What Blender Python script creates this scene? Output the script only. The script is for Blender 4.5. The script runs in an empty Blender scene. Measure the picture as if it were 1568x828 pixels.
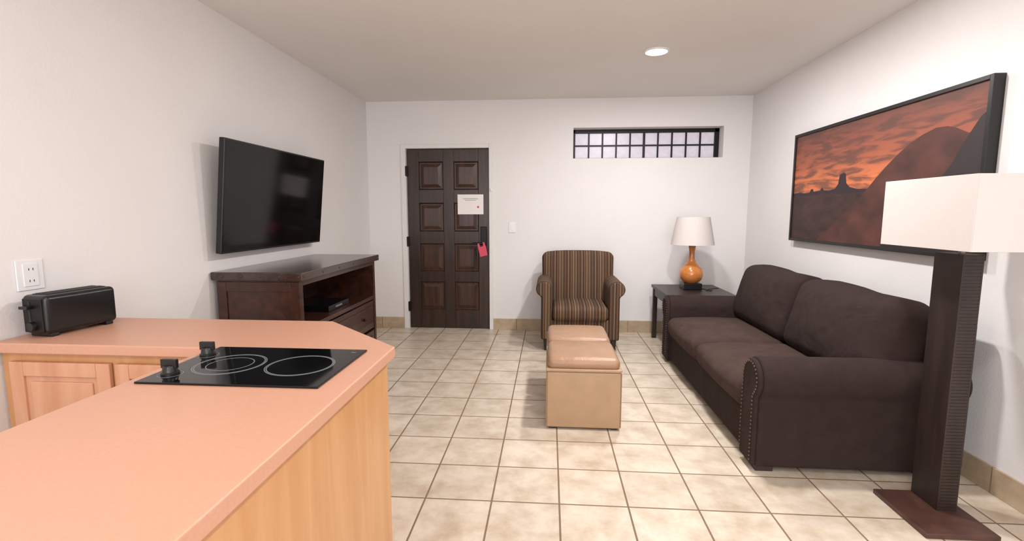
import bpy, bmesh, math, random
from mathutils import Vector, Matrix, Euler
random.seed(4)
S=bpy.context.scene
try:
    S.view_settings.view_transform='Standard'; S.view_settings.look='None'
except Exception: pass

# ---------------------------------------------------------------- materials
def lin(c):
    return tuple(((x/255)/12.92 if x/255<=0.04045 else ((x/255+0.055)/1.055)**2.4) for x in c)+(1,)
def newmat(name):
    m=bpy.data.materials.new(name);m.use_nodes=True
    return m,m.node_tree.nodes,m.node_tree.links,m.node_tree.nodes['Principled BSDF']
def pm(name,c,rough=.6,var=.06,scale=8,bump=0,bscale=60,metal=0,coat=0,emit=None,es=0,spec=None,stretch=(1,1,1),fold=0):
    m,N,L,b=newmat(name)
    tc=N.new('ShaderNodeTexCoord');mp=N.new('ShaderNodeMapping');mp.inputs['Scale'].default_value=stretch
    L.new(tc.outputs['Object'],mp.inputs[0])
    nz=N.new('ShaderNodeTexNoise');nz.inputs['Scale'].default_value=scale;nz.inputs['Detail'].default_value=5
    L.new(mp.outputs[0],nz.inputs['Vector'])
    r=N.new('ShaderNodeValToRGB');cc=lin(c)
    r.color_ramp.elements[0].position=.3;r.color_ramp.elements[1].position=.7
    r.color_ramp.elements[0].color=tuple(min(1,x*(1-var)) for x in cc[:3])+(1,)
    r.color_ramp.elements[1].color=tuple(min(1,x*(1+var)) for x in cc[:3])+(1,)
    L.new(nz.outputs['Fac'],r.inputs[0]);L.new(r.outputs[0],b.inputs['Base Color'])
    b.inputs['Roughness'].default_value=rough;b.inputs['Metallic'].default_value=metal
    b.inputs['Coat Weight'].default_value=coat
    if spec is not None:b.inputs['Specular IOR Level'].default_value=spec
    if bump:
        n2=N.new('ShaderNodeTexNoise');n2.inputs['Scale'].default_value=bscale;n2.inputs['Detail'].default_value=4
        L.new(mp.outputs[0],n2.inputs['Vector'])
        bp=N.new('ShaderNodeBump');bp.inputs['Strength'].default_value=bump;bp.inputs['Distance'].default_value=.01
        L.new(n2.outputs['Fac'],bp.inputs['Height']);L.new(bp.outputs[0],b.inputs['Normal'])
        if fold:
            n3=N.new('ShaderNodeTexNoise');n3.inputs['Scale'].default_value=5;n3.inputs['Detail'].default_value=2;n3.inputs['Distortion'].default_value=1.2
            L.new(mp.outputs[0],n3.inputs['Vector'])
            b2=N.new('ShaderNodeBump');b2.inputs['Strength'].default_value=fold;b2.inputs['Distance'].default_value=.05
            L.new(n3.outputs['Fac'],b2.inputs['Height']);L.new(bp.outputs[0],b2.inputs['Normal']);L.new(b2.outputs[0],b.inputs['Normal'])
    if emit:
        b.inputs['Emission Color'].default_value=lin(emit);b.inputs['Emission Strength'].default_value=es
    return m
def wood(name,c1,c2,rough=.35,stretch=(8,8,.8),scale=3,coat=.2):
    m,N,L,b=newmat(name)
    tc=N.new('ShaderNodeTexCoord');mp=N.new('ShaderNodeMapping');mp.inputs['Scale'].default_value=stretch
    L.new(tc.outputs['Object'],mp.inputs[0])
    nz=N.new('ShaderNodeTexNoise');nz.inputs['Scale'].default_value=scale;nz.inputs['Detail'].default_value=8;nz.inputs['Distortion'].default_value=.6
    L.new(mp.outputs[0],nz.inputs['Vector'])
    r=N.new('ShaderNodeValToRGB');r.color_ramp.elements[0].position=.35;r.color_ramp.elements[1].position=.68
    r.color_ramp.elements[0].color=lin(c1);r.color_ramp.elements[1].color=lin(c2)
    L.new(nz.outputs['Fac'],r.inputs[0]);L.new(r.outputs[0],b.inputs['Base Color'])
    b.inputs['Roughness'].default_value=rough;b.inputs['Coat Weight'].default_value=coat;b.inputs['Coat Roughness'].default_value=.2
    return m
def stripes(name,axis):
    m,N,L,b=newmat(name)
    tc=N.new('ShaderNodeTexCoord');sp=N.new('ShaderNodeSeparateXYZ');L.new(tc.outputs['Object'],sp.inputs[0])
    a=N.new('ShaderNodeMath');a.operation='ADD';a.inputs[1].default_value=5.0;L.new(sp.outputs[axis],a.inputs[0])
    mu=N.new('ShaderNodeMath');mu.operation='MULTIPLY';mu.inputs[1].default_value=1/.14;L.new(a.outputs[0],mu.inputs[0])
    fr=N.new('ShaderNodeMath');fr.operation='FRACT';L.new(mu.outputs[0],fr.inputs[0])
    r=N.new('ShaderNodeValToRGB');cr=r.color_ramp;cr.interpolation='CONSTANT'
    cols=[(0,(66,48,36)),(.16,(128,104,76)),(.22,(58,44,35)),(.34,(104,68,46)),(.44,(66,50,38)),(.52,(142,118,86)),(.57,(84,62,46)),(.72,(112,90,64)),(.80,(58,44,35)),(.90,(96,64,44))]
    cr.elements[0].position=0;cr.elements[0].color=lin(cols[0][1]);cr.elements[1].position=cols[1][0];cr.elements[1].color=lin(cols[1][1])
    for p_,c_ in cols[2:]:
        e=cr.elements.new(p_);e.color=lin(c_)
    L.new(fr.outputs[0],r.inputs[0]);L.new(r.outputs[0],b.inputs['Base Color']);b.inputs['Roughness'].default_value=.85
    nz=N.new('ShaderNodeTexNoise');nz.inputs['Scale'].default_value=250
    bp=N.new('ShaderNodeBump');bp.inputs['Strength'].default_value=.2;bp.inputs['Distance'].default_value=.005
    L.new(tc.outputs['Object'],nz.inputs['Vector']);L.new(nz.outputs['Fac'],bp.inputs['Height']);L.new(bp.outputs[0],b.inputs['Normal'])
    return m
def tilemat(name,c1,c2,grout,x0,y0,P,mort,base=False,rough=.3):
    m,N,L,b=newmat(name)
    tc=N.new('ShaderNodeTexCoord');mp=N.new('ShaderNodeMapping')
    if base:
        sp=N.new('ShaderNodeSeparateXYZ');L.new(tc.outputs['Object'],sp.inputs[0])
        a=N.new('ShaderNodeMath');a.operation='ADD';L.new(sp.outputs[0],a.inputs[0]);L.new(sp.outputs[1],a.inputs[1])
        cb=N.new('ShaderNodeCombineXYZ');L.new(a.outputs[0],cb.inputs[0]);L.new(sp.outputs[2],cb.inputs[1])
        L.new(cb.outputs[0],mp.inputs[0]);mp.inputs['Location'].default_value=(20*P-x0,.17,0)
    else:
        L.new(tc.outputs['Object'],mp.inputs[0]);mp.inputs['Location'].default_value=(20*P-x0,20*P-y0,0)
    br=N.new('ShaderNodeTexBrick');br.offset=0;br.squash=1
    br.inputs['Scale'].default_value=1;br.inputs['Brick Width'].default_value=P;br.inputs['Row Height'].default_value=P if not base else .6
    br.inputs['Mortar Size'].default_value=mort;br.inputs['Mortar Smooth'].default_value=.25;br.inputs['Bias'].default_value=0
    br.inputs['Color1'].default_value=(0,0,0,1);br.inputs['Color2'].default_value=(1,1,1,1)
    L.new(mp.outputs[0],br.inputs['Vector'])
    nz=N.new('ShaderNodeTexNoise');nz.inputs['Scale'].default_value=7;nz.inputs['Detail'].default_value=7;nz.inputs['Roughness'].default_value=.65
    L.new(mp.outputs[0],nz.inputs['Vector'])
    r=N.new('ShaderNodeValToRGB');r.color_ramp.elements[0].position=.32;r.color_ramp.elements[1].position=.6
    r.color_ramp.elements[0].color=lin(c1);r.color_ramp.elements[1].color=lin(c2);L.new(nz.outputs['Fac'],r.inputs[0])
    hs=N.new('ShaderNodeMixRGB');hs.blend_type='MULTIPLY';hs.inputs[0].default_value=.10
    L.new(r.outputs[0],hs.inputs[1]);L.new(br.outputs['Color'],hs.inputs[2])
    mx=N.new('ShaderNodeMixRGB');L.new(br.outputs['Fac'],mx.inputs[0]);L.new(hs.outputs[0],mx.inputs[1]);mx.inputs[2].default_value=lin(grout)
    L.new(mx.outputs[0],b.inputs['Base Color'])
    rr=N.new('ShaderNodeMapRange');L.new(br.outputs['Fac'],rr.inputs[0]);rr.inputs[3].default_value=rough;rr.inputs[4].default_value=.9
    L.new(rr.outputs[0],b.inputs['Roughness'])
    bp=N.new('ShaderNodeBump');bp.invert=True;bp.inputs['Strength'].default_value=.4;bp.inputs['Distance'].default_value=.004
    L.new(br.outputs['Fac'],bp.inputs['Height']);L.new(bp.outputs[0],b.inputs['Normal'])
    return m

M={}
M['wall']=pm('wall_paint',(230,227,227),.75,.015,2,bump=.10,bscale=90)
M['ceil']=pm('ceiling_paint',(232,228,224),.85,.015,2,bump=.08,bscale=90)
M['trim']=pm('trim_white',(226,224,222),.5,.01)
M['floor']=tilemat('floor_tile',(190,172,150),(219,207,190),(126,104,84),.058,2.13,.314,.0048)
M['base']=tilemat('baseboard_tile',(168,146,120),(190,170,144),(140,122,98),.1,0,.314,.004,base=True,rough=.5)
M['lam']=pm('laminate_peach',(204,154,129),.42,.03,120)
M['maple']=wood('maple_wood',(196,142,93),(208,158,110),.4,(6,6,.6),2.5)
M['cab']=wood('cabinet_wood',(200,144,112),(214,164,132),.4,(6,6,.6),2.5)
M['darkwood']=wood('dark_wood',(46,24,19),(72,40,30),.28,(6,.8,6),3,.3)
M['standtop']=wood('stand_top_wood',(48,33,29),(70,52,46),.22,(8,.8,8),3,.4)
M['doorwood']=wood('door_wood',(34,21,16),(60,37,27),.38,(9,9,.7),3,.25)
M['doorpanel']=wood('door_panel_wood',(42,26,19),(74,45,32),.35,(9,9,.7),3,.3)
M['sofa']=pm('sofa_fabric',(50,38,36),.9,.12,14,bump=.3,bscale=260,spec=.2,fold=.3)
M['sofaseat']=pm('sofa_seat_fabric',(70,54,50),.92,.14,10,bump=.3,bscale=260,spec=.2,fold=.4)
M['black']=pm('black_plastic',(16,16,17),.3,.05)
M['blackm']=pm('black_metal',(22,20,20),.45,.05,metal=.4)
M['screen']=pm('tv_screen',(5,5,6),.1,.02,spec=.25)
M['glassblk']=pm('cooktop_glass',(9,10,12),.05,.02,spec=.35)
M['ring']=pm('burner_marking',(120,125,130),.4,.02)
M['white']=pm('white_plastic',(232,232,233),.35,.01)
M['slot']=pm('slot_dark',(40,40,42),.6)
M['leather']=pm('leather_tan',(170,140,110),.42,.05,10,bump=.15,bscale=180)
M['leather2']=pm('leather_caramel',(160,125,98),.36,.06,10,bump=.15,bscale=180,fold=.12)
M['shade']=pm('lampshade_fabric',(206,199,196),.8,.01,40)
M['orange']=pm('orange_ceramic',(194,120,60),.22,.10,18,coat=.5)
M['espresso']=wood('espresso_wood',(34,24,22),(48,35,31),.45,(8,8,.8),3,.1)
M['lampbase']=wood('lamp_plate_wood',(66,42,36),(82,54,46),.4,(4,4,4),3,.1)
M['paper']=pm('paper',(240,236,234),.7,.01)
M['pink']=pm('tag_pink',(214,74,98),.6,.1,60)
M['stx']=stripes('stripe_fabric_x',0)
M['sty']=stripes('stripe_fabric_y',1)
M['brass']=pm('nailhead',(96,78,68),.4,.05,metal=.8)
M['pane']=pm('frosted_glass',(200,194,204),.3,.08,25,emit=(214,206,222),es=.3)
M['bulb']=pm('light_disc',(255,255,255),.5,.0,emit=(255,250,240),es=12)
M['steel']=pm('steel',(150,150,150),.3,.05,metal=.9)
M['canvasframe']=pm('frame_black',(18,16,16),.4,.05)

# ---------------------------------------------------------------- geometry helpers
def empty(name,loc=(0,0,0)):
    e=bpy.data.objects.new(name,None);e.location=loc;e.empty_display_size=.1
    bpy.context.collection.objects.link(e);return e
def finish(bm,name,mat,parent=None,smooth=False,bevel=0,seg=3,xf=None,sub=0):
    bmesh.ops.recalc_face_normals(bm,faces=bm.faces)
    me=bpy.data.meshes.new(name);bm.to_mesh(me);bm.free()
    if xf is not None: me.transform(xf)
    o=bpy.data.objects.new(name,me);bpy.context.collection.objects.link(o)
    me.materials.append(M[mat] if isinstance(mat,str) else mat)
    if smooth or bevel:
        for p in me.polygons:p.use_smooth=True
    if bevel:
        b=o.modifiers.new('bev','BEVEL');b.width=bevel;b.segments=seg;b.limit_method='ANGLE';b.angle_limit=math.radians(40);b.harden_normals=True
    if sub:
        s=o.modifiers.new('sub','SUBSURF');s.levels=sub;s.render_levels=sub
    if parent is not None:
        o.parent=parent;o.matrix_parent_inverse=Matrix.Translation(-Vector(parent.location))
    return o
def addbox(bm,x0,x1,y0,y1,z0,z1):
    vs=[bm.verts.new(c) for c in [(x0,y0,z0),(x1,y0,z0),(x1,y1,z0),(x0,y1,z0),(x0,y0,z1),(x1,y0,z1),(x1,y1,z1),(x0,y1,z1)]]
    for f in [(0,3,2,1),(4,5,6,7),(0,1,5,4),(1,2,6,5),(2,3,7,6),(3,0,4,7)]:bm.faces.new([vs[i] for i in f])
def boxes(name,lst,mat,parent=None,bevel=0,xf=None,seg=2):
    bm=bmesh.new()
    for b in lst:addbox(bm,*b)
    return finish(bm,name,mat,parent,bevel=bevel,xf=xf,seg=seg)
def prism(name,pts,axis,a,b,mat,parent=None,bevel=0,xf=None,smooth=False,seg=3):
    bm=bmesh.new()
    def mk(p,t):
        return {0:(t,p[0],p[1]),1:(p[0],t,p[1]),2:(p[0],p[1],t)}[axis]
    A=[bm.verts.new(mk(p,a)) for p in pts];B=[bm.verts.new(mk(p,b)) for p in pts]
    bm.faces.new(A);bm.faces.new(B[::-1]);n=len(pts)
    for i in range(n):bm.faces.new([A[i],A[(i+1)%n],B[(i+1)%n],B[i]])
    return finish(bm,name,mat,parent,bevel=bevel,xf=xf,smooth=smooth,seg=seg)
def axl(h,r,n=5,m=7):
    L=[-h+r-r*math.tan(math.radians(45)*(1-i/n)) for i in range(n)]
    inn=[-(h-r)+2*(h-r)*i/m for i in range(m+1)]
    return L+inn+[-x for x in L[::-1]]
def rbox(name,c,size,r,mat,parent=None,puff=(0,0,0),rot=(0,0,0),warp=None,sub=0):
    hx,hy,hz=[s/2 for s in size];r=min(r,hx*.98,hy*.98,hz*.98)
    bm=bmesh.new();X,Y,Z=axl(hx,r),axl(hy,r),axl(hz,r)
    def grid(U,V,fn):
        g=[[bm.verts.new(fn(u,v)) for v in V] for u in U]
        for i in range(len(U)-1):
            for j in range(len(V)-1):bm.faces.new([g[i][j],g[i+1][j],g[i+1][j+1],g[i][j+1]])
    for s in(-1,1):
        grid(X,Y,lambda u,v:(u,v,s*hz));grid(X,Z,lambda u,v:(u,s*hy,v));grid(Y,Z,lambda u,v:(s*hx,u,v))
    bmesh.ops.remove_doubles(bm,verts=bm.verts,dist=1e-5)
    for v in bm.verts:
        p=v.co;q=Vector((max(-hx+r,min(hx-r,p.x)),max(-hy+r,min(hy-r,p.y)),max(-hz+r,min(hz-r,p.z))))
        d=p-q
        if d.length>1e-9:p=q+d.normalized()*r
        nx,ny,nz=p.x/hx,p.y/hy,p.z/hz
        ex=lambda t:max(0,1-t*t)
        p=Vector((p.x+puff[0]*nx*ex(ny)*ex(nz),p.y+puff[1]*ny*ex(nx)*ex(nz),p.z+puff[2]*nz*ex(nx)*ex(ny)))
        if warp:p=Vector(warp(p,nx,ny,nz))
        v.co=p
    xf=Matrix.Translation(c)@Euler([math.radians(a) for a in rot]).to_matrix().to_4x4()
    return finish(bm,name,mat,parent,smooth=True,xf=xf,sub=sub)
def lathe(name,prof,c,mat,parent=None,n=40,xf=None,smooth=True):
    bm=bmesh.new();rings=[]
    for r,z in prof:
        if r<1e-6:rings.append([bm.verts.new((0,0,z))])
        else:rings.append([bm.verts.new((r*math.cos(2*math.pi*i/n),r*math.sin(2*math.pi*i/n),z)) for i in range(n)])
    for a,b in zip(rings,rings[1:]):
        for i in range(n):
            j=(i+1)%n
            if len(a)==1:bm.faces.new([a[0],b[i],b[j]])
            elif len(b)==1:bm.faces.new([a[i],b[0],a[j]])
            else:bm.faces.new([a[i],a[j],b[j],b[i]])
    t=Matrix.Translation(c)
    if xf is not None:t=t@xf
    o=finish(bm,name,mat,parent,xf=t)
    if smooth:
        for p in o.data.polygons:p.use_smooth=True
        try:o.data.set_sharp_from_angle(angle=math.radians(40))
        except Exception:pass
    return o
def tube(name,pts,r,mat,parent=None,cyc=False):
    cu=bpy.data.curves.new(name,'CURVE');cu.dimensions='3D';cu.bevel_depth=r;cu.bevel_resolution=3
    s=cu.splines.new('POLY');s.points.add(len(pts)-1)
    for i,p in enumerate(pts):s.points[i].co=(*p,1)
    s.use_cyclic_u=cyc
    o=bpy.data.objects.new(name,cu);bpy.context.collection.objects.link(o);cu.materials.append(M[mat])
    dg=bpy.context.evaluated_depsgraph_get();me=bpy.data.meshes.new_from_object(o.evaluated_get(dg))
    bpy.data.objects.remove(o);o=bpy.data.objects.new(name,me);bpy.context.collection.objects.link(o)
    for p in me.polygons:p.use_smooth=True
    if parent is not None:
        o.parent=parent;o.matrix_parent_inverse=Matrix.Translation(-Vector(parent.location))
    return o
def spheres(name,pts,r,mat,parent,squash=None):
    bm=bmesh.new()
    for p in pts:bmesh.ops.create_uvsphere(bm,u_segments=10,v_segments=6,radius=r,matrix=Matrix.Translation(p))
    return finish(bm,name,mat,parent,smooth=True)

XL,XR,YB,YF,ZC=-2.05,2.13,5.5,-2.6,2.56
# ---------------------------------------------------------------- room
boxes('floor',[(XL-.15,XR+.15,YF-.15,YB+.4,-.1,0)],'floor')
boxes('ceiling',[(XL-.15,XR+.15,YF-.15,YB+.4,ZC,ZC+.1)],'ceil')
boxes('wall_left',[(XL-.15,XL,YF-.15,YB+.3,0,ZC)],'wall')
boxes('wall_right',[(XR,XR+.15,YF-.15,YB+.3,0,ZC)],'wall')
# wall behind the camera, with an unseen opening added for a soft fill light
boxes('wall_front',[(XL,-1.5,YF-.15,YF,0,ZC),(1.6,XR,YF-.15,YF,0,ZC),(-1.5,1.6,YF-.15,YF,0,.35),(-1.5,1.6,YF-.15,YF,2.25,ZC)],'wall')
fill_e=empty('fill_opening',(.05,YF-.08,1.3))
boxes('patio_window_frame',[(-1.5,-1.44,YF-.1,YF-.05,.35,2.25),(1.54,1.6,YF-.1,YF-.05,.35,2.25),(-1.44,1.54,YF-.1,YF-.05,.35,.41),(-1.44,1.54,YF-.1,YF-.05,2.19,2.25),(.02,.08,YF-.1,YF-.05,.41,2.19)],'trim',fill_e,bevel=.004)  # frame of the added opening, out of view
ld=bpy.data.lights.new('fill_light','AREA');ld.shape='RECTANGLE';ld.size=3.0;ld.size_y=1.85;ld.energy=114;ld.color=(.985,.985,1)  # added area light: soft frontal fill for ceiling, back wall and sofa
lo=bpy.data.objects.new('fill_light',ld);lo.location=(.05,YF-.2,1.3);lo.rotation_euler=(math.radians(100),0,0);bpy.context.collection.objects.link(lo)
lo.parent=fill_e;lo.matrix_parent_inverse=Matrix.Translation(-Vector(fill_e.location))
wx0,wx1,wz0,wz1=.255,1.845,1.925,2.252
dx0,dx1,dz=-1.612,-.672,2.048
boxes('wall_back',[(XL,dx0,YB,YB+.25,0,ZC),(dx0,dx1,YB,YB+.25,dz,ZC),(dx0,dx1,YB+.10,YB+.25,0,dz),(dx1,wx0,YB,YB+.25,0,ZC),
  (wx0,wx1,YB,YB+.25,0,wz0),(wx0,wx1,YB,YB+.25,wz1,ZC),(wx1,XR,YB,YB+.25,0,ZC)],'wall')
boxes('baseboard_back',[(XL+.012,-1.668,YB-.012,YB,0,.13),(-.628,XR-.012,YB-.012,YB,0,.13)],'base',bevel=.002)
boxes('baseboard_right',[(XR-.012,XR,YF,YB-.0,0,.13)],'base',bevel=.002)
boxes('baseboard_left',[(XL,XL+.012,2.09,YB-.0,0,.13)],'base',bevel=.002)
boxes('trim_door_casing',[(-1.668,dx0,YB-.014,YB,0,dz+.045),(dx1,-.628,YB-.014,YB,0,dz+.045),(dx0,dx1,YB-.014,YB,dz,dz+.045)],'trim',bevel=.004)
# window
w=empty('window_1',((wx0+wx1)/2,YB+.17,(wz0+wz1)/2))
fy0,fy1=YB+.14,YB+.18
fr=.028
L=[(wx0,wx1,fy0,fy1,wz1-fr-.012,wz1),(wx0,wx1,fy0,fy1,wz0,wz0+fr*.6),(wx0,wx0+fr,fy0,fy1,wz0,wz1),(wx1-fr-.02,wx1,fy0,fy1,wz0,wz1)]
boxes('window_frame',L,'blackm',w,bevel=.003)
gx0,gx1=wx0+fr,wx1-fr-.02;gz0,gz1=wz0+fr*.6,wz1-fr-.012
L=[]
for i in range(1,10):
    x=gx0+(gx1-gx0)*i/10;t=.008 if i!=5 else .012
    L.append((x-t,x+t,fy0+.005,fy1-.002,gz0,gz1))
L.append((gx0,gx1,fy0+.006,fy1-.003,(gz0+gz1)/2-.008,(gz0+gz1)/2+.008))
boxes('muntins',L,'blackm',w)
boxes('glass_panes',[(gx0,gx1,fy0+.025,fy0+.03,gz0,gz1)],'pane',w)
# door
d=empty('door_1',(-1.14,YB+.05,1.02))
lx0,lx1=-1.606,-.678;ly=YB+.028
cols=[(-1.478,-1.196),(-1.078,-.796)];rows=[(1.595,1.905),(1.125,1.445),(.665,.985),(.215,.545)]
L=[(lx0,cols[0][0],ly,ly+.045,.006,2.042),(cols[0][1],cols[1][0],ly,ly+.045,.006,2.042),(cols[1][1],lx1,ly,ly+.045,.006,2.042)]
zs=[.006]+[z for r_ in rows[::-1] for z in r_]+[2.042]
for i in range(0,len(zs),2):
    for c in cols:L.append((c[0],c[1],ly,ly+.045,zs[i],zs[i+1]))
boxes('door_leaf',L,'doorwood',d,bevel=.004)
bm=bmesh.new()
for c in cols:
    for r_ in rows:
        x0,x1,z0,z1=c[0],c[1],r_[0],r_[1];e=.012;g=.06
        def ring(o_,y):return [bm.verts.new(p) for p in[(x0+o_,y,z0+o_),(x1-o_,y,z0+o_),(x1-o_,y,z1-o_),(x0+o_,y,z1-o_)]]
        R=[ring(0,ly+.002),ring(e,ly+.022),ring(e+.012,ly+.022),ring(g,ly+.004)]
        for a,b in zip(R,R[1:]):
            for i in range(4):bm.faces.new([a[i],a[(i+1)%4],b[(i+1)%4],b[i]])
        bm.faces.new(R[-1])
finish(bm,'door_panels','doorpanel',d)
boxes('hinges',[(lx0-.012,lx0+.012,YB-.018,YB+.03,z-.055,z+.055) for z in(1.8,1.01,.26)],'blackm',d,bevel=.003)
boxes('lock_plate',[(-.775,-.70,ly-.018,ly,.97,1.18)],'blackm',d,bevel=.008)
tube('door_handle',[(-.735,ly-.01,.995),(-.735,ly-.06,.995),(-.76,ly-.065,.993),(-.86,ly-.062,.99)],.011,'blackm',d)
rot=Matrix.Translation((-.745,ly-.075,.93))@Euler((0,math.radians(-14),0)).to_matrix().to_4x4()
prism('door_hanger_tag',[(-.045,-.08),(.04,-.08),(.045,.0),(.04,.07),(.022,.075),(.018,.03),(-.018,.03),(-.022,.075),(-.04,.07),(-.045,0)],1,0,.003,'pink',d,xf=rot)
n=empty('notice_paper',(-.886,ly-.002,1.43))
boxes('paper_sheet',[(-1.033,-.74,ly-.004,ly-.0005,1.318,1.54)],'paper',n)
boxes('paper_print',[(-.97,-.80,ly-.0046,ly-.004,1.49,1.494),(-.95,-.82,ly-.0046,ly-.004,1.474,1.477)],'slot',n)
lathe('red_seal',[(0,0),(.012,0),(.012,.001),(0,.001)],(-.80,ly-.0045,1.40),'pink',n,xf=Euler((math.pi/2,0,0)).to_matrix().to_4x4())
s=empty('light_switch',(-.412,YB,1.175))
boxes('switch_plate',[(-.45,-.375,YB-.007,YB,1.115,1.235)],'white',s,bevel=.003)
boxes('switch_rocker',[(-.43,-.395,YB-.011,YB-.006,1.142,1.208)],'white',s,bevel=.003)
s=empty('door_chime_sensor',(-.64,YB-.02,1.6));boxes('sensor_body',[(-.655,-.635,YB-.03,YB-.014,1.575,1.61)],'white',s,bevel=.003)

# ---------------------------------------------------------------- ceiling lights
def downlight(x,y,pw,r=.082):
    e=empty('recessed_ceiling_light',(x,y,ZC))
    lathe('trim_ring',[(r,-.001),(r+.018,-.001),(r+.016,-.008),(r,-.010),(r-.003,-.001)],(x,y,ZC),'white',e)
    lathe('light_lens',[(0,-.004),(r,-.004),(r,0),(0,0)],(x,y,ZC),'bulb',e)
    ld=bpy.data.lights.new('downlight_lamp','AREA');ld.shape='DISK';ld.size=.16;ld.energy=pw;ld.color=(1,.97,.95)
    lo=bpy.data.objects.new('downlight_lamp',ld);lo.location=(x,y,ZC-.02);bpy.context.collection.objects.link(lo)
    lo.parent=e;lo.matrix_parent_inverse=Matrix.Translation(-Vector((x,y,ZC)))
for (x,y,pw) in [(.806,3.98,29),(.84,2.82,39),(-.9,.6,6),(.84,.8,13),(-.9,-1.2,24),(.84,-1.2,24)]:downlight(x,y,pw)

# ---------------------------------------------------------------- kitchen peninsula
k=empty('kitchen_peninsula',(-.9,1.2,.43))
top=[(-2.045,2.055),(-.945,2.055),(-.545,1.67),(-.53,-.6),(-1.19,-.6),(-1.19,1.605),(-2.045,1.605)]
prism('countertop',top,2,.82,.86,'lam',k,bevel=.006)
basep=[(-2.045,2.03),(-.955,2.03),(-.572,1.66),(-.557,-.58),(-1.165,-.58),(-1.165,1.64),(-2.045,1.64)]
prism('cabinet_body',basep,2,.0,.82,'maple',k,bevel=.003)
def cabdoor(x0,x1,z0,z1,y,nm):
    t=.018;f=.055
    boxes(nm+'_frame',[(x0,x0+f,y-t,y,z0,z1),(x1-f,x1,y-t,y,z0,z1),(x0+f,x1-f,y-t,y,z1-f,z1),(x0+f,x1-f,y-t,y,z0,z0+f)],'cab',k,bevel=.004)
    boxes(nm+'_panel',[(x0+f,x1-f,y-.008,y,z0+f,z1-f)],'cab',k)
    boxes(nm+'_raise',[(x0+f+.02,x1-f-.02,y-.015,y-.006,z0+f+.02,z1-f-.02)],'cab',k,bevel=.006)
cabdoor(-2.0,-1.60,.1,.785,1.638,'cabinet_door_1')
cabdoor(-1.58,-1.20,.1,.785,1.638,'cabinet_door_2')
# cooktop
c=empty('electric_cooktop',(-.885,1.415,.863))
cx0,cx1,cy0,cy1=-1.15,-.62,1.235,1.6
prism('glass_surface',[(cx0,cy0),(cx1,cy0),(cx1,cy1),(cx0,cy1)],2,.8605,.8665,'glassblk',c,bevel=.002)
def ringm(x,y,r,t=.0014):
    lathe('burner_ring',[(r-t,0),(r-t,.0004),(r+t,.0004),(r+t,0)],(x,y,.8665),'ring',c,n=72,smooth=False)
for (x,y,r) in[(-.985,1.41,.102),(-.985,1.41,.097),(-.985,1.41,.066),(-.762,1.415,.100),(-.762,1.415,.095)]:ringm(x,y,r)
for (x,y) in[(-1.122,1.497),(-1.098,1.305)]:
    lathe('control_knob',[(0,0),(.024,0),(.024,.006),(.020,.009),(.018,.024),(.015,.027),(0,.027)],(x,y,.8665),'black',c)
    boxes('knob_grip',[(x-.024,x+.024,y-.006,y+.006,.885,.912)],'black',c,bevel=.002)
    lathe('knob_marks',[(.031,0),(.031,.0004),(.033,.0004),(.033,0)],(x,y,.8665),'ring',c,smooth=False)
boxes('logo_mark',[(-.66,-.645,1.56,1.565,.8665,.8668)],'ring',c)
# toaster
t=empty('toaster',(-1.93,1.82,.86))
R=Matrix.Translation((-1.935,1.825,.86))@Euler((0,0,math.radians(-7))).to_matrix().to_4x4()
def tb(nm,l,mat,bev=.003):boxes(nm,l,mat,t,bevel=bev,xf=R)
o=rbox('toaster_body',(0,0,.087),(.118,.272,.150),.018,'black',None,puff=(.004,.002,0));o.data.transform(R);o.parent=t;o.matrix_parent_inverse=Matrix.Translation(-Vector(t.location))
tb('toaster_feet',[(-.05,.05,-.12,-.09,.0005,.014),(-.05,.05,.09,.12,.0005,.014)],'black')
tb('bread_slot_rim',[(-.036,.036,-.112,.112,.160,.1645)],'blackm')
tb('bread_slots',[(-.028,-.006,-.105,.105,.1635,.166),(.006,.028,-.105,.105,.1635,.166)],'slot',.0)
tb('toaster_end_panel',[(-.045,.045,-.142,-.134,.02,.15)],'blackm')
tb('toaster_lever',[(-.032,.008,-.165,-.14,.112,.124)],'black')
tb('lever_track',[(-.016,-.008,-.1435,-.141,.06,.14)],'slot',0)
o=lathe('toaster_dial',[(0,0),(.018,0),(.016,.014),(0,.014)],(0,0,0),'black',None,xf=Matrix.Translation((0.0,-.142,.045))@Euler((math.pi/2,0,0)).to_matrix().to_4x4())
o.data.transform(R);o.parent=t;o.matrix_parent_inverse=Matrix.Translation(-Vector(t.location))
# outlet
e=empty('wall_outlet',(XL,1.775,1.09))
boxes('outlet_plate',[(XL,XL+.006,1.722,1.826,1.03,1.15)],'white',e,bevel=.003)
boxes('outlet_receptacle',[(XL+.005,XL+.009,1.745,1.803,1.045,1.135)],'white',e,bevel=.003)
boxes('outlet_slots',[(XL+.0088,XL+.0093,y,y+.003,z,z+.009) for z in(1.062,1.108) for y in(1.765,1.781)],'slot',e)

# ---------------------------------------------------------------- TV
tv=empty('television',(-1.94,3.44,1.43))
R=Matrix.Translation((-1.935,3.435,1.43))@Euler((0,math.radians(6),0)).to_matrix().to_4x4()
boxes('tv_housing',[(-.03,.008,-.64,.64,-.345,.345)],'black',tv,bevel=.006,xf=R)
boxes('tv_screen_glass',[(.006,.0095,-.63,.63,-.332,.335)],'screen',tv,bevel=.001,xf=R)
boxes('tv_back_bulge',[(-.05,-.03,-.35,.35,-.25,.15)],'black',tv,bevel=.01,xf=R)
boxes('wall_bracket',[(XL,-1.99,3.25,3.62,1.28,1.55)],'blackm',tv,bevel=.004)
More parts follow.
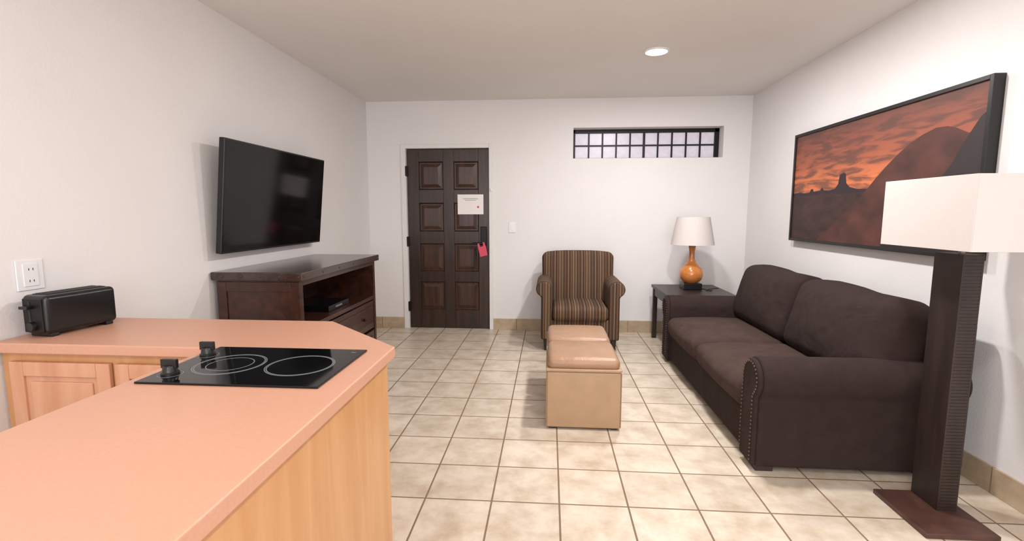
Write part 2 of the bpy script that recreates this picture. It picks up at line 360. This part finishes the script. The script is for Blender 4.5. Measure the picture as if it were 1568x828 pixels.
# TV stand
ts=empty('tv_stand',(-1.75,3.455,.49))
x0,x1,y0,y1,H=-2.04,-1.465,2.79,4.12,.978
boxes('stand_top',[(x0,x1,y0,y1,H-.05,H)],'standtop',ts,bevel=.006)
bx1=x1-.03;by0,by1=y0+.03,y1-.03
L=[(x0+.02,bx1,by0,by0+.035,.0,H-.05),(x0+.02,bx1,by1-.035,by1,.0,H-.05),(x0+.02,x0+.035,by0+.035,by1-.035,.06,H-.05),
 (x0+.035,bx1-.005,by0+.035,by1-.035,.60,.63),(x0+.035,bx1-.005,by0+.035,by1-.035,.07,.10),
 (bx1-.03,bx1,by0+.035,by1-.035,H-.085,H-.05)]
boxes('stand_carcass',L,'darkwood',ts,bevel=.003)
L=[(bx1-.03,bx1-.004,by0+.045,by1-.045,.11,.335),(bx1-.03,bx1-.004,by0+.045,by1-.045,.355,.59)]
boxes('drawer_fronts',L,'darkwood',ts,bevel=.004)
boxes('drawer_raised_panels',[(a[1]-.002,a[1]+.007,a[2]+.05,a[3]-.05,a[4]+.04,a[5]-.04) for a in L],'darkwood',ts,bevel=.006)
spheres('drawer_knobs',[(bx1+.016,yy,(a[4]+a[5])/2) for a in L for yy in(3.12,3.79)],.013,'blackm',ts)
boxes('side_frame',[(x0+.02,x0+.08,by0-.008,by0,.05,H-.06),(bx1-.06,bx1,by0-.008,by0,.05,H-.06),(x0+.08,bx1-.06,by0-.008,by0,H-.12,H-.06)],'darkwood',ts,bevel=.003)
spheres('corner_studs',[(x1-.02-i*.12,y0-.001,H-.025) for i in range(5)]+[(x1+.001,y0+.03+i*.25,H-.025) for i in range(6)],.006,'brass',ts)
cb=empty('cable_box',(-1.66,3.5,.65));boxes('cable_box_body',[(-1.78,-1.56,3.33,3.68,.6305,.672)],'black',cb,bevel=.004)
boxes('cable_box_display',[(-1.561,-1.559,3.44,3.55,.645,.657)],'ring',cb)

# ---------------------------------------------------------------- painting
pt=empty('framed_landscape_painting',(XR-.03,3.49,1.54))
py0,py1,pz0,pz1=2.55,4.43,1.10,1.985;f=.022
boxes('picture_frame',[(XR-.055,XR,py0,py0+f,pz0,pz1),(XR-.055,XR,py1-f,py1,pz0,pz1),(XR-.055,XR,py0+f,py1-f,pz0,pz0+f),(XR-.055,XR,py0+f,py1-f,pz1-f,pz1)],'canvasframe',pt,bevel=.002)
m,N,Lk,b=newmat('sunset_sky')
tc=N.new('ShaderNodeTexCoord');sp=N.new('ShaderNodeSeparateXYZ');Lk.new(tc.outputs['Object'],sp.inputs[0])
mr=N.new('ShaderNodeMapRange');Lk.new(sp.outputs[2],mr.inputs[0]);mr.inputs[1].default_value=1.45;mr.inputs[2].default_value=pz1
mp=N.new('ShaderNodeMapping');mp.inputs['Scale'].default_value=(1,2.2,14);mp.inputs['Rotation'].default_value=(math.radians(5),0,0);Lk.new(tc.outputs['Object'],mp.inputs[0])
nz=N.new('ShaderNodeTexNoise');nz.inputs['Scale'].default_value=1.8;nz.inputs['Detail'].default_value=9;nz.inputs['Distortion'].default_value=.5;Lk.new(mp.outputs[0],nz.inputs['Vector'])
r1=N.new('ShaderNodeValToRGB');cr=r1.color_ramp
cr.elements[0].color=lin((200,110,72));cr.elements[1].color=lin((98,64,56));cr.elements[1].position=1
for p_,c_ in[(.22,(206,116,72)),(.5,(158,86,62)),(.75,(134,76,60))]:
    e=cr.elements.new(p_);e.color=lin(c_)
Lk.new(mr.outputs[0],r1.inputs[0])
r2=N.new('ShaderNodeValToRGB');r2.color_ramp.elements[0].position=.44;r2.color_ramp.elements[1].position=.60
Lk.new(nz.outputs['Fac'],r2.inputs[0])
mx=N.new('ShaderNodeMixRGB');mx.inputs[2].default_value=lin((86,58,52));Lk.new(r1.outputs[0],mx.inputs[1])
mm=N.new('ShaderNodeMath');mm.operation='MULTIPLY';mm.inputs[1].default_value=.8;Lk.new(r2.outputs[0],mm.inputs[0]);Lk.new(mm.outputs[0],mx.inputs[0])
Lk.new(mx.outputs[0],b.inputs['Base Color']);b.inputs['Roughness'].default_value=.6
boxes('painted_sky_canvas',[(XR-.043,XR-.01,py0+f,py1-f,pz0+f,pz1-f)],m,pt)
M['mesa']=pm('painted_mesa',(40,27,32),.6,.15,14,stretch=(1,1,6))
M['plain']=pm('painted_desert',(56,34,31),.6,.4,6,stretch=(1,1.2,3))
M['dome']=pm('painted_dome',(78,43,36),.6,.45,3.2,stretch=(1,1.5,2.5))
M['rock']=pm('painted_rock',(38,28,30),.6,.35,6)
def P(fx,fz):
    a,b_=py0+f,py1-f;c_,d_=pz0+f,pz1-f
    return (b_-(b_-a)*fx,c_+(d_-c_)*fz)
def lay(nm,pts,x,mat):prism(nm,[P(*p) for p in pts],0,x,x+.0015,mat,pt)
lay('painted_mesas',[(0,.40),(0,.445),(.06,.45),(.09,.44),(.14,.445),(.15,.475),(.165,.475),(.17,.45),(.22,.455),(.235,.48),(.25,.455),(.29,.45),(.33,.46),(.35,.50),(.357,.575),(.372,.585),(.385,.59),(.395,.575),(.402,.50),(.425,.465),(.47,.445),(.52,.44),(.60,.43),(.7,.42),(.7,.3),(0,.3)],XR-.0445,'mesa')
lay('painted_desert_plain',[(0,0),(0,.42),(.1,.41),(.25,.425),(.4,.41),(.55,.42),(.8,.43),(1,.43),(1,0)],XR-.046,'plain')
lay('painted_dome_rock',[(.22,0),(.30,.10),(.38,.22),(.47,.33),(.53,.43),(.58,.52),(.63,.60),(.68,.67),(.73,.73),(.78,.77),(.83,.795),(.87,.79),(.90,.77),(.94,.73),(1,.68),(1,0)],XR-.0475,'dome')
lay('painted_near_rock',[(.62,0),(.70,.08),(.76,.2),(.80,.33),(.86,.46),(.90,.55),(.93,.66),(.955,.73),(.98,.80),(1,.83),(1,0)],XR-.049,'rock')

# ---------------------------------------------------------------- sofa
sf=empty('sofa',(1.55,3.5,.4))
def armprof(ci,cz,r,inner,outer,zb,sgn):
    pts=[(inner,zb),(inner,cz)]
    for i in range(1,25):
        a=math.radians(218*i/24);pts.append((ci+(r*math.cos(a))*sgn,cz+r*math.sin(a)))
    pts+=[(outer,cz-r*.95),(outer,zb)]
    return pts
near=armprof(2.55,.487,.11,2.66,2.485,.03,1);far=armprof(4.455,.487,.11,4.345,4.52,.03,-1)
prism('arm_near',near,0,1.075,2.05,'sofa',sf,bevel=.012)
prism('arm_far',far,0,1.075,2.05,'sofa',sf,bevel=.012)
prism('arm_front_panel_near',armprof(2.55,.487,.10,2.652,2.493,.035,1),0,1.05,1.08,'sofa',sf,bevel=.012)
prism('arm_front_panel_far',armprof(4.455,.487,.10,4.353,4.512,.035,-1),0,1.05,1.08,'sofa',sf,bevel=.012)
def along(pts,step):
    out=[];acc=0
    for a,b in zip(pts,pts[1:]):
        a=Vector(a);b=Vector(b);l=(b-a).length;tt=step-acc
        while tt<=l:out.append(a+(b-a)*tt/l);tt+=step
        acc=(acc+l)%step
    return out
for nm,pr in(('nailheads_near',armprof(2.55,.487,.085,2.637,2.508,.06,1)),('nailheads_far',armprof(4.455,.487,.085,4.368,4.497,.06,-1))):
    spheres(nm,[(1.048,p.x,p.y) for p in along(pr,.021)],.0055,'brass',sf)
boxes('sofa_base',[(1.085,2.03,2.60,4.40,.03,.27)],'sofa',sf,bevel=.02,seg=3)
rbox('sofa_back_frame',(1.975,3.49,.44),(.17,2.10,.80),.05,'sofa',sf)
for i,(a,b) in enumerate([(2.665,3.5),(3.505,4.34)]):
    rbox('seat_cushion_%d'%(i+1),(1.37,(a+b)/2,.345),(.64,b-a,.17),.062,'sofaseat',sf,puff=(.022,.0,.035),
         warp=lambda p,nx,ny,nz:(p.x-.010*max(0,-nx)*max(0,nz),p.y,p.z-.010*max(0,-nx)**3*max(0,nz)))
def bw(p,nx,ny,nz):
    return (p.x-.02*max(0,-nz)*(1 if nx<0 else 0), p.y*(1-.02*max(0,nz)**2), p.z-.012*(abs(ny)**4)*max(0,nz)+.008*math.sin(ny*5)*max(0,nz))
for i,(a,b) in enumerate([(2.54,3.49),(3.50,4.44)]):
    rbox('back_cushion_%d'%(i+1),(1.80,(a+b)/2,.645),(.26,b-a,.50),.085,'sofa',sf,puff=(.075,0,.006),rot=(0,13,0),warp=bw)
boxes('sofa_feet',[(1.08,1.17,y,y+.09,0,.031) for y in(2.50,4.42)]+[(1.88,1.95,y,y+.09,0,.031) for y in(2.50,4.42)],'espresso',sf,bevel=.004)

# ---------------------------------------------------------------- armchair
ac=empty('armchair',(.305,4.95,.4));cx=.305
for sgn,nm in((1,'left'),(-1,'right')):
    c0=cx-sgn*.345
    prism('arm_'+nm,armprof(c0,.605,.08,cx-sgn*.265,cx-sgn*.375,.11,sgn),1,4.66,5.24,'sty',ac,bevel=.015)
    prism('arm_front_'+nm,armprof(c0,.605,.073,cx-sgn*.272,cx-sgn*.368,.12,sgn),1,4.64,4.67,'stx',ac,bevel=.012)
boxes('chair_base',[(cx-.29,cx+.29,4.655,5.2,.11,.31)],'stx',ac,bevel=.015,seg=3)
rbox('seat_cushion',(cx,4.885,.375),(.53,.55,.14),.045,'stx',ac,puff=(0,.01,.022))
rbox('chair_back',(cx,5.20,.615),(.74,.17,.64),.06,'stx',ac,puff=(0,.03,.008),rot=(-9,0,0),warp=lambda p,nx,ny,nz:(p.x*(1+.02*nz) ,p.y,p.z-.02*abs(nx)**4*max(0,nz)))
for sx in(-1,1):
    for yy in(4.69,5.17):
        lathe('chair_leg',[(0,0),(.018,0),(.028,.112),(0,.112)],(cx+sx*.325,yy,0),'espresso',ac,n=16)

# ---------------------------------------------------------------- ottomans
for (ya,yb) in((2.915,3.375),(3.405,3.865)):
    ot=empty('storage_ottoman',(.22,(ya+yb)/2,.2));yc=(ya+yb)/2
    rbox('ottoman_box',(.22,yc,.19),(.456,.456,.355),.012,'leather',ot,puff=(.003,.003,0))
    rbox('ottoman_lid_rim',(.22,yc,.378),(.462,.462,.018),.006,'leather',ot)
    rbox('ottoman_cushion',(.22,yc,.412),(.44,.44,.075),.034,'leather2',ot,puff=(.004,.004,.018))
    for xx in(-.228,.228):
        tube('seam',[(.22+xx,ya+.004,.02),(.22+xx,ya+.004,.365)],.0022,'leather2',ot)
    boxes('ottoman_feet',[(x-.02,x+.02,y-.02,y+.02,0,.015) for x in(.03,.41) for y in(ya+.04,yb-.04)],'black',ot)

# ---------------------------------------------------------------- side table
st=empty('side_table',(1.41,4.96,.3))
tx0,tx1,ty0,ty1=1.10,1.74,4.60,5.30;th=.575
boxes('table_top',[(tx0,tx1,ty0,ty1,th-.03,th)],'espresso',st,bevel=.004)
boxes('table_apron',[(tx0+.02,tx0+.04,ty0+.02,ty1-.02,th-.11,th-.03),(tx1-.04,tx1-.02,ty0+.02,ty1-.02,th-.11,th-.03),(tx0+.04,tx1-.04,ty0+.02,ty0+.04,th-.11,th-.03),(tx0+.04,tx1-.04,ty1-.04,ty1-.02,th-.11,th-.03)],'espresso',st,bevel=.002)
boxes('table_legs',[(x,x+.045,y,y+.045,0,th-.03) for x in(tx0+.012,tx1-.057) for y in(ty0+.012,ty1-.057)],'espresso',st,bevel=.003)
# table lamp
tl=empty('table_lamp',(1.425,5.0,.575));q=(1.425,5.0,.576)
boxes('lamp_foot',[(1.425-.088,1.425+.088,5-.088,5.088,.576,.64)],'black',tl,bevel=.006)
pr=[(0,.060),(.055,.060),(.062,.066),(.085,.08),(.105,.105),(.116,.14),(.112,.18),(.095,.215),(.068,.245),(.045,.268),(.033,.295),(.028,.33),(.028,.38),(.034,.415),(.036,.425),(.03,.432),(0,.432)]
lathe('lamp_gourd_body',pr,q,'orange',tl)
lathe('lamp_stem',[(0,.43),(.012,.43),(.012,.70),(0,.70)],q,'steel',tl,n=16)
lathe('lamp_finial',[(0,.70),(.012,.705),(.012,.715),(0,.72)],q,'steel',tl,n=16)
lathe('lampshade',[(.208,.445),(.156,.718),(.153,.718),(.205,.445),(.208,.445)],q,'shade',tl,n=56)
lathe('shade_spider',[(.003,.70),(.154,.70),(.154,.697),(.003,.697)],q,'shade',tl)
pts=[(1.50+.0,5.03,.579),(1.53,5.0,.579),(1.57,4.93,.579),(1.60,4.88,.579),(1.575,4.84,.579),(1.54,4.88,.579),(1.58,4.96,.579),(1.66,5.02,.579),(1.72,5.06,.579)]
tube('lamp_cord',pts,.003,'black',tl)

# ---------------------------------------------------------------- floor lamp
fl=empty('floor_lamp',(1.77,2.235,0))
boxes('lamp_plate',[(1.56,1.85,2.0,2.335,0.0,.022)],'lampbase',fl,bevel=.003)
px0,px1,pY0,pY1=1.725,1.808,2.17,2.325
L=[(px0+.004,px1-.004,pY0+.003,pY1,.022,1.16)]
boxes('lamp_post_core',L,'espresso',fl)
boxes('lamp_post_side',[(px0,px0+.006,pY0,pY1+.002,.022,1.16),(px1-.006,px1,pY0,pY1+.002,.022,1.16)],'espresso',fl,bevel=.001)
L=[];z=.026
while z<1.155:
    L.append((px0+.005,px1-.005,pY0+.0008,pY0+.010,z,z+.0125));z+=.0145
boxes('lamp_post_ribs',L,'espresso',fl)
sx0,sx1,sy0,sy1,sz0,sz1=1.595,1.955,1.98,2.49,1.185,1.48;tt=.004
boxes('square_lampshade',[(sx0,sx0+tt,sy0,sy1,sz0,sz1),(sx1-tt,sx1,sy0,sy1,sz0,sz1),(sx0+tt,sx1-tt,sy0,sy0+tt,sz0,sz1),(sx0+tt,sx1-tt,sy1-tt,sy1,sz0,sz1)],'shade',fl,bevel=.0015)
boxes('shade_mount',[(sx0+tt,sx1-tt,2.235,2.245,sz0+.1,sz0+.106),(1.765,1.775,sy0+tt,sy1-tt,sz0+.1,sz0+.106),(1.762,1.778,2.232,2.248,1.15,1.38)],'steel',fl)

# ---------------------------------------------------------------- world + camera
wd=bpy.data.worlds.new('World');S.world=wd;wd.use_nodes=True
wd.node_tree.nodes['Background'].inputs[0].default_value=(.8,.85,1,1);wd.node_tree.nodes['Background'].inputs[1].default_value=.5
f=750.;p=math.atan(88/f);psi=math.atan(57/f*math.cos(p))
cd=bpy.data.cameras.new('camera');co=bpy.data.objects.new('camera',cd);bpy.context.collection.objects.link(co)
cd.sensor_width=36;cd.sensor_fit='HORIZONTAL';cd.lens=f/1568*36;cd.clip_start=.02
co.location=(0,0,1.333);co.rotation_euler=(math.pi/2-p,0,psi)
S.camera=co
